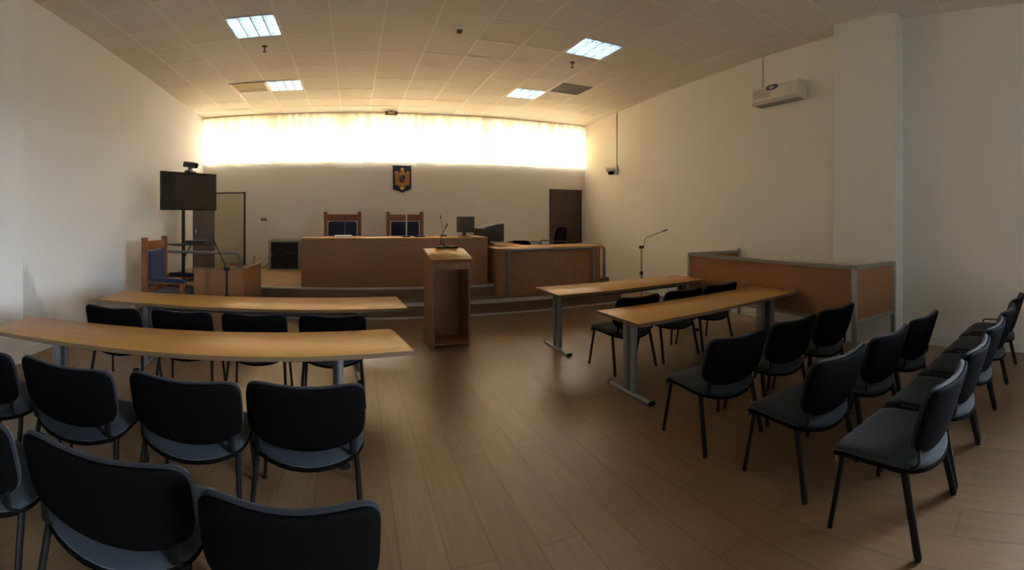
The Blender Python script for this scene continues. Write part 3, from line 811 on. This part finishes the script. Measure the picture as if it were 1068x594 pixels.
# ================================================================== LECTERN
t = thing('lectern', 'tall open-fronted beech lectern with slanted top in the aisle', 'lectern', (1.045, 4.97, 0), R(4))
w2, d2 = .215, .20
for s in (-1, 1):
    bm = NB(); x0 = s*w2-(.022 if s > 0 else 0); prism(bm, [(-d2, 0), (d2, 0), (d2, 1.205), (d2-.08, 1.205), (-d2, 1.105)], x0, x0+.022, 'x'); finish('side_panel', bm, M['beech_dark'], t)
bm = NB(); box(bm, -w2+.022, w2-.022, d2-.022, d2, .0, 1.205); finish('back_panel', bm, M['beech_dark'], t)
bm = NB(); box(bm, -w2+.022, w2-.022, -d2+.004, -d2+.024, .985, 1.09); finish('apron', bm, M['beech_dark'], t)
bm = NB(); box(bm, -w2+.022, w2-.022, -d2+.02, d2-.022, .03, .052); finish('bottom_shelf', bm, M['beech_dark'], t)
an = math.atan2(.10, 2*d2-.08); ln = math.hypot(.10, 2*d2-.08)
bm = NB(); box(bm, -w2-.02, w2+.02, -.02, ln, 0, .022, .003, mtx=Matrix.Translation((0, -d2, 1.106)) @ Matrix.Rotation(an, 4, 'X')); tp = finish('slanted_top', bm, M['top'], t)
bm = NB(); box(bm, -w2-.012, w2+.012, d2-.085, d2+.01, 1.206, 1.228, .003); finish('ledge', bm, M['top'], t)
LT = (1.045, 4.97)
gooseneck('gooseneck microphone standing on the lectern ledge', (1.00, 5.135, 1.228), R(10), .255, .07, M['silver_dark'], stem=.006)
t = thing('handset', 'dark hand-held device lying on the lectern beside the microphone', 'device', (1.135, 5.135, 1.228), R(-14))
bm = NB(); box(bm, -.075, .075, -.025, .025, .0, .026, .008); finish('body', bm, M['shell'], t)
bm = NB(); tube(bm, [(-.07, 0, .022), (-.10, 0, .06)], .007, 8); finish('aerial', bm, M['shell'], t)
bm = NB(); box(bm, -.02, .055, -.016, .016, .0255, .029, .002); finish('display', bm, M['vent_tan'], t)

# ================================================================== WITNESS BOX (low panels, left)
t = thing('witness_box', 'low beech witness box with angled side before the navy armchair', 'witness box', (0, 0, 0))
bm = NB(); prism(bm, [(-1.95, 5.30), (-1.325, 5.36), (-1.325, 5.385), (-1.95, 5.325)], .02, .90, 'z'); finish('front_panel', bm, M['beech'], t)
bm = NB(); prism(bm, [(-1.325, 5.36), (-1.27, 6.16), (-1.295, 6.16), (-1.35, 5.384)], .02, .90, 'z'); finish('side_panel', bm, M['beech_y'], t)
bm = NB(); prism(bm, [(-1.955, 5.295), (-1.32, 5.354), (-1.262, 6.165), (-1.30, 6.165), (-1.355, 5.392), (-1.955, 5.332)], .90, .915, 'z'); finish('top_edge', bm, M['top_edge'], t)
bm = NB(); prism(bm, [(-1.95, 5.33), (-1.35, 5.39), (-1.32, 5.8), (-1.95, 5.7)], .62, .64, 'z'); finish('inner_shelf', bm, M['beech'], t)
for x, y in ((-1.93, 5.31), (-1.345, 5.372), (-1.29, 6.13)):
    bm = NB(); lathe(bm, [(.02, 0), (.02, .02)], 12, (x, y, 0)); finish('foot', bm, M['rubber'], t)

t = thing('guard_rail', 'grey tubular guard rail hoop behind the armchair and witness box', 'guard rail', (0, 0, H1))
bm = NB(); tube(bm, arc_path([(-2.92, 6.42, .004), (-2.92, 6.42, .785), (-1.64, 6.42, .785), (-1.64, 6.42, .004)], .09, 8), .026, 14); finish('hoop', bm, M['silver'], t)
for x in (-2.92, -1.64):
    bm = NB(); lathe(bm, [(.045, .004), (.045, .010), (.03, .012)], 18, (x, 6.42, 0)); finish('floor_flange', bm, M['silver'], t)

# ================================================================== MICROPHONE STANDS
def mic_stand(label, loc, h, tip, mat, knee=None):
    t = thing('microphone_stand', label, 'microphone stand', loc, 0, 'floor microphone stands')
    bm = NB(); lathe(bm, [(.13, 0), (.13, .012), (.05, .03), (.02, .04)], 24); finish('base', bm, mat, t)
    bm = NB(); tube(bm, [(0, 0, .03), (0, 0, h*.62)], .019, 10); tube(bm, [(0, 0, h*.62), (0, 0, h)], .015, 10); finish('pole', bm, mat, t)
    bm = NB(); tube(bm, [(0, 0, h*.60), (0, 0, h*.65)], .026, 10); finish('collar', bm, M['black'], t)
    bm = NB(); box(bm, -.035, .035, -.02, .02, h-.025, h+.025, .006); finish('clamp', bm, M['black'], t)
    pts = [Vector((0, 0, h))]+[Vector(k) for k in (knee or [])]+[Vector(tip)]
    bm = NB(); tube(bm, arc_path(pts, .09, 5) if knee else pts, .008, 8); finish('boom', bm, mat if knee else M['black'], t)
    d = (pts[-1]-pts[-2]).normalized()
    bm = NB(); tube(bm, [pts[-1]-d*.09, pts[-1], pts[-1]+d*.01], .011, 10); finish('microphone', bm, M['black'], t)
    return t
mic_stand('black microphone stand with tilted boom before the witness box', (-1.43, 4.98, 0), .96, (-.17, .0, 1.36), M['black'])
mic_stand('silver microphone stand with bent gooseneck arm behind the far dock-side table', (3.86, 5.20, 0), 1.15, (.46, -.02, 1.43), M['alu'], [(.05, 0, 1.18), (.06, 0, 1.30)])

# ================================================================== THE DOCK (right)
A = Vector((3.97, 1.97)); B = Vector((4.15, 4.50)); C_ = Vector((4.585, 1.80)); D = Vector((5.005, 4.36))
zt, zb = 1.07, .47
t = thing('dock', 'long beech panelled dock with grey metal rails against the wall', 'dock', (0, 0, 0))
def panel(name, p, q, z0, z1, th, m):
    d = (q-p).normalized(); n = Vector((-d.y, d.x))*th/2
    bm = NB(); prism(bm, [(p+n)[:], (q+n)[:], (q-n)[:], (p-n)[:]], z0, z1, 'z'); return finish(name, bm, m, t)
def inset(p, q, k): d = (q-p).normalized(); return p+d*k, q-d*k
for p, q in ((A, B), (A, C_), (B, D)):
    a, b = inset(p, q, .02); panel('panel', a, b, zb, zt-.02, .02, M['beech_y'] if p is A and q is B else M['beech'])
    a, b = inset(p, q, .0); panel('top_rail', a, b, zt-.02, zt+.02, .06, M['alu'])
    a, b = inset(p, q, .022); panel('bottom_rail', a, b, zb-.04, zb, .04, M['alu'])
for p, hh in ((A, zt-.02), (B, zt-.02), (C_, zt-.02), (D, zt+.05), ((A+B)/2, zb-.04)):
    bm = NB(); box(bm, p.x-.022, p.x+.022, p.y-.022, p.y+.022, 0, hh, .003); finish('post', bm, M['alu'], t)

# ================================================================== WALL FITTINGS
# right wall unit
def on_right(y): return rx(y)
ang = math.atan2(.078, 1)           # wall direction
ya, yb = 3.12, 3.94
t = thing('air_conditioner', 'off-white air conditioner high on the wall above the dock', 'air conditioner', (rx((ya+yb)/2), (ya+yb)/2, 3.56), -ang)
hl = (yb-ya)/2
bm = NB(); prism(bm, [(-.001, -.13), (-.15, -.13), (-.20, -.09), (-.20, .10), (-.17, .13), (-.001, .13)], -hl, hl, 'y', bev=.004); finish('casing', bm, M['ac'], t)
bm = NB()
for k in range(5): box(bm, -.206, -.198, .06, hl-.07, -.045+.028*k, -.035+.028*k)
finish('intake_slots', bm, M['ac_slot'], t)
bm = NB(); box(bm, -.207, -.199, hl-.055, hl-.03, -.10, .075, .002); finish('trim_bar', bm, M['white_plastic'], t); bm = NB(); box(bm, -.207, -.199, -hl+.035, -hl+.06, -.085, .085, .002); finish('trim_bar', bm, M['white_plastic'], t)
bm = NB(); box(bm, -.150, -.02, -hl+.04, hl-.04, -.137, -.128); finish('air_outlet', bm, M['ac_slot'], t)
bm = NB(); pillow(bm, .22, .085, .012, lambda x, y, h: (-.203-h, .02+x, .083+y), 2.2, 3, 10); bg = finish('badge', bm, M['badge'], t)
bm = NB(); pillow(bm, .10, .05, .012, lambda x, y, h: (-.206-h, .02+x, .080+y), 2.2, 3, 8); finish('badge_centre', bm, M['badge_light'], bg)
y = 3.90
t = thing('cable_conduit', 'pale conduit running from ceiling down to the air conditioner', 'conduit', (rx(y), y, 0), -ang)
bm = NB(); box(bm, -.03, -.001, -.022, .022, 3.68, CE-.008, .003); finish('channel', bm, M['white_plastic'], t)
for z in (3.72, 4.15):
    bm = NB(); box(bm, -.034, -.001, -.027, .027, z, z+.03, .003); finish('clip', bm, M['white_plastic'], t)
y = 8.03
t = thing('cable_conduit', 'pale conduit running from ceiling down to the wall camera', 'conduit', (rx(y), y, 0), -ang)
bm = NB(); box(bm, -.02, -.001, -.02, .02, 2.92, CE-.008, .003); finish('channel', bm, M['white_plastic'], t)
for z in (3.0, 4.15):
    bm = NB(); box(bm, -.024, -.001, -.025, .025, z, z+.03, .003); finish('clip', bm, M['white_plastic'], t)
t = thing('security_camera', 'small white security camera on the wall under its conduit', 'security camera', (rx(y), y, 2.82), -ang)
bm = NB(); box(bm, -.05, -.001, -.07, .07, -.10, .10, .01); finish('junction_box', bm, M['white_plastic'], t)
bm = NB(); tube(bm, [(-.05, .0, .03), (-.26, .03, .0)], .05, 14); finish('body', bm, M['white_plastic'], t)
bm = NB(); tube(bm, [(-.10, .0, -.07), (-.19, -.02, -.085)], .045, 14); tube(bm, [(-.05, 0, -.05), (-.12, 0, -.07)], .02, 8); finish('lens', bm, M['shell'], t)
y = 5.05
t = thing('wall_socket', 'white double socket low on the wall behind the far dock-side table', 'socket', (rx(y), y, .66), -ang)
bm = NB(); box(bm, -.012, -.001, -.085, .085, -.042, .042, .003); finish('plate', bm, M['white_plastic'], t)
for yy in (-.042, .042):
    bm = NB(); lathe(bm, [(.027, -.012), (.027, -.017), (.02, -.018)], 16, (0, yy, 0), axis='x'); finish('outlet', bm, M['paper'], t)
t = thing('wall_socket', 'small white socket on the wall behind the bench, above the rack', 'socket', (-1.93, YB, 1.60))
bm = NB(); box(bm, -.07, .07, -.012, -.001, -.04, .04, .003); finish('plate', bm, M['rack'], t)
for xx in (-.03, .03):
    bm = NB(); lathe(bm, [(.022, -.012), (.022, -.016)], 14, (xx, 0, 0), axis='y'); finish('outlet', bm, M['grey_case'], t)

# coat of arms
t = thing('coat_of_arms', 'blue shield with golden eagle on the wall behind the bench', 'coat of arms', (1.05, YB-.002, 2.61))
def mirror(pts): return pts+[(-x, z) for x, z in reversed(pts) if abs(x) > 1e-6]
sh = [(0, -.345), (.03, -.325), (.06, -.30), (.13, -.285), (.18, -.26), (.198, -.22), (.2, -.1), (.2, .335), (0, .335)]
bm = NB(); prism(bm, mirror(sh), -.03, 0, 'y', bev=.004); finish('shield', bm, M['blue'], t)
eagle = [(0, -.20), (.03, -.19), (.05, -.15), (.075, -.19), (.10, -.17), (.085, -.13), (.13, -.155), (.155, -.14), (.155, .10), (.165, .17), (.12, .205), (.085, .165), (.06, .125), (.04, .16), (.045, .22), (.0, .24)]
bm = NB(); prism(bm, mirror(eagle), -.040, -.03, 'y', bev=.003); eg = finish('eagle', bm, M['gold'], t)
for s in (-1, 1):
    bm = NB()
    for k in range(3): box(bm, s*(.092+.026*k)-.003, s*(.092+.026*k)+.003, -.0415, -.0395, -.10-.01*k, .12)
    finish('feathers', bm, M['red'], eg)
bm = NB(); box(bm, -.055, -.015, -.045, -.038, .16, .205, .004); prism(bm, [(-.055, .20), (-.085, .175), (-.055, .165)], -.045, -.038, 'y'); finish('beak', bm, M['red'], eg)
bm = NB(); prism(bm, [(-.03, .235), (.03, .235), (.04, .275), (.018, .255), (0, .285), (-.018, .255), (-.04, .275)], -.043, -.03, 'y'); finish('crown', bm, M['yellow'], t)
inn = [(0, -.10), (.04, -.085), (.065, -.05), (.07, .095), (0, .095)]
bm = NB(); prism(bm, mirror(inn), -.046, -.039, 'y'); ins = finish('inner_shield', bm, M['maroon'], t)
bm = NB(); box(bm, -.067, -.002, -.049, -.045, .02, .092); finish('quarter', bm, M['azure'], ins); bm = NB(); box(bm, .004, .05, -.049, -.045, -.06, -.01); finish('quarter', bm, M['azure'], ins)
bm = NB(); prism(bm, mirror([(0, -.28), (.05, -.235), (.055, -.21), (.03, -.19), (0, -.195)]), -.040, -.03, 'y'); finish('tail', bm, M['yellow'], t)

# ================================================================== LEFT CORNER EQUIPMENT
# large screen on a pole stand
p0 = Vector((-2.90, 6.39)); p1 = Vector((-2.27, 7.24))
ctr = (p0+p1)/2; w = (p1-p0).length; ax = math.atan2((p1-p0).y, (p1-p0).x)
t = thing('television', 'large dark flat television on a tall black stand in the corner', 'television', (ctr.x, ctr.y, DH+.006), ax)
zc = 2.13-DH; hh = .355
bm = NB(); box(bm, -w/2, w/2, -.02, .03, zc-hh, zc+hh, .006); finish('casing', bm, M['black'], t)
bm = NB(); box(bm, -w/2+.012, w/2-.012, -.0225, -.019, zc-hh+.02, zc+hh-.012); finish('screen', bm, M['screen'], t)
bm = NB(); box(bm, -.16, .16, .03, .07, zc-.18, zc+.18, .005); finish('mount', bm, M['black'], t)
bm = NB()
tube(bm, [(-.05, .10, .03), (-.05, .10, zc+.1)], .030, 12)
finish('pole', bm, M['black'], t)
bm = NB(); box(bm, -.36, .30, -.22, .16, .70, .722, .005); finish('shelf', bm, M['black'], t)
bm = NB(); tube(bm, [(-.05, .10, .42), (-.05, -.12, .70)], .012, 8); finish('shelf_brace', bm, M['black'], t)
bm = NB(); box(bm, -.45, .35, .06, .14, .0, .04, .008); box(bm, -.42, -.35, -.22, .30, .0, .038, .008); box(bm, .25, .32, -.22, .30, .0, .038, .008); finish('base', bm, M['black'], t)
e = thing('media_box', 'grey set-top box lying on the television stand shelf', 'media box', (0, 0, 0))
e.location = Matrix.Translation((ctr.x, ctr.y, DH+.006)) @ Matrix.Rotation(ax, 4, 'Z') @ Vector((.10, -.06, .722)); e.rotation_euler = (0, 0, ax)
bm = NB(); box(bm, -.17, .17, -.12, .12, .004, .06, .006); finish('casing', bm, M['grey_case'], e)
bm = NB(); box(bm, -.13, .05, -.123, -.119, .02, .045); finish('display', bm, M['screen'], e)
cpos = Matrix.Translation((ctr.x, ctr.y, DH+.006)) @ Matrix.Rotation(ax, 4, 'Z') @ Vector((.02, .0, zc+hh))
e = thing('conference_camera', 'grey conference camera sitting on top of the television', 'camera', cpos, ax+R(35))
bm = NB(); box(bm, -.13, .13, -.05, .05, 0, .035, .008); finish('base', bm, M['grey_case'], e)
bm = NB(); lathe(bm, [(.045, .035), (.04, .07), (.035, .10)], 16); finish('swivel', bm, M['silver'], e)
bm = NB(); tube(bm, [(-.02, .10, .165), (0, -.10, .125)], .055, 16); finish('camera_head', bm, M['locker'], e)
bm = NB(); tube(bm, [(0, -.098, .1255), (.002, -.125, .12)], .046, 16); finish('lens', bm, M['shell'], e)

t = thing('locker', 'tall narrow grey locker standing behind the television', 'locker', (-2.72, 7.95, DH+.006), R(16))
bm = NB(); box(bm, -.20, .20, -.19, .19, .02, 1.64, .004); finish('body', bm, [M['locker_side']], t)
bm = NB(); box(bm, -.195, .195, -.205, -.191, .05, 1.62, .003); dr = finish('door', bm, M['locker'], t)
bm = NB(); box(bm, -.15, -.13, -.222, -.204, .85, .97, .004); finish('handle', bm, M['chrome'], dr)
bm = NB(); box(bm, .02, .12, -.208, -.2045, 1.55, 1.575); finish('name_plate', bm, M['paper'], dr)
bm = NB(); box(bm, -.18, .18, -.17, .17, 0, .02); finish('plinth', bm, M['black'], t)

# equipment rack
t = thing('equipment_rack', 'grey framed equipment rack with smoked door beside the bench', 'rack', (-1.355, 9.15, DH+.006))
rw, rh = .325, .68
bm = NB()
box(bm, -rw, -rw+.05, -.3, .3, 0, rh, .004); box(bm, rw-.05, rw, -.3, .3, 0, rh, .004); box(bm, -rw+.05, rw-.05, -.3, .3, rh-.035, rh, .003); box(bm, -rw+.05, rw-.05, -.3, .3, 0, .025, .003); box(bm, -rw+.05, rw-.05, .27, .3, .025, rh-.035)
finish('cabinet_frame', bm, M['rack'], t)
bm = NB(); box(bm, -rw+.052, rw-.052, -.292, -.284, .027, rh-.037, .002); dr = finish('door', bm, M['smoked'], t)
bm = NB(); box(bm, -rw+.06, -rw+.08, -.305, -.292, .30, .38, .004); finish('handle', bm, M['silver'], dr)
bm = NB(); box(bm, -.02, .07, -.296, -.291, .38, .405, .001); finish('device_label', bm, M['grey_case'], dr); bm = NB(); box(bm, .12, .22, -.296, -.291, .37, .395, .001); finish('device_label', bm, M['grey_case'], dr)

t = thing('cable', 'loose grey cable on the platform beside the equipment rack', 'cable', (0, 0, 0))
bm = NB(); tube(bm, [(-1.71, 9.2, DH+.17), (-1.74, 9.1, DH+.10), (-1.80, 8.98, DH+.02), (-1.90, 8.95, DH+.012), (-2.0, 9.1, DH+.012), (-2.1, 9.3, DH+.012), (-2.14, 9.5, DH+.03), (-2.14, 9.62, DH+.2)], .008, 8); finish('wire', bm, M['locker_side'], t)
bm = NB(); tube(bm, [(-2.14, 9.615, DH+.19), (-2.14, 9.64, DH+.22)], .018, 8); finish('plug', bm, M['locker_side'], t)

# ================================================================== LIGHT
w = bpy.data.worlds.new('world'); SC.world = w; w.use_nodes = True
bg = w.node_tree.nodes['Background']; bg.inputs[1].default_value = SKY
tc = w.node_tree.nodes.new('ShaderNodeTexCoord'); sx = w.node_tree.nodes.new('ShaderNodeSeparateXYZ'); rp = w.node_tree.nodes.new('ShaderNodeValToRGB')
w.node_tree.links.new(tc.outputs['Generated'], sx.inputs[0]); w.node_tree.links.new(sx.outputs['Z'], rp.inputs['Fac'])
rp.color_ramp.elements[0].position = .0; rp.color_ramp.elements[0].color = (.10, .105, .10, 1)      # the yard outside
rp.color_ramp.elements[1].position = .03; rp.color_ramp.elements[1].color = (.72, .82, 1., 1)      # open sky
w.node_tree.links.new(rp.outputs['Color'], bg.inputs[0])
s = bpy.data.lights.new('sun', 'SUN'); s.energy = SUN; s.angle = R(5); s.color = (1., .93, .78)
so = bpy.data.objects.new('sun', s); COL.objects.link(so)
so.rotation_euler = Vector((.02, -1, -.62)).to_track_quat('-Z', 'Y').to_euler()
l = bpy.data.lights.new('side_daylight', 'AREA'); l.shape = 'RECTANGLE'; l.size = 2.4; l.size_y = 2.0; l.cycles.is_portal = True
o = bpy.data.objects.new('side_daylight', l); COL.objects.link(o); o.location = (rx(-1.5)+.22, -1.5, 2.1); o.rotation_euler = (0, R(90), -math.atan2(.078, 1))

# ================================================================== CAMERA (phone panorama: cylindrical, level)
FX, FY, HZ = 471., 404., 227.
cd = bpy.data.cameras.new('camera'); cd.type = 'PANO'; cd.panorama_type = 'CENTRAL_CYLINDRICAL'
cd.central_cylindrical_range_u_min = -534/FX; cd.central_cylindrical_range_u_max = 534/FX
cd.central_cylindrical_range_v_min = -(594-HZ)/FY; cd.central_cylindrical_range_v_max = HZ/FY
cd.central_cylindrical_radius = 1.; cd.clip_start = .02
cam = bpy.data.objects.new('camera', cd); COL.objects.link(cam)
cam.location = (0, 0, 1.64); cam.rotation_euler = (PI/2, 0, -.352)
SC.camera = cam

vs = SC.view_settings
vs.view_transform = 'Standard'; vs.look = 'None'; vs.exposure = 1.34; vs.gamma = 1.; vs.use_curve_mapping = False
SC.cycles.max_bounces = 10; SC.cycles.diffuse_bounces = 6; SC.cycles.transparent_max_bounces = 12
SC.cycles.use_denoising = True
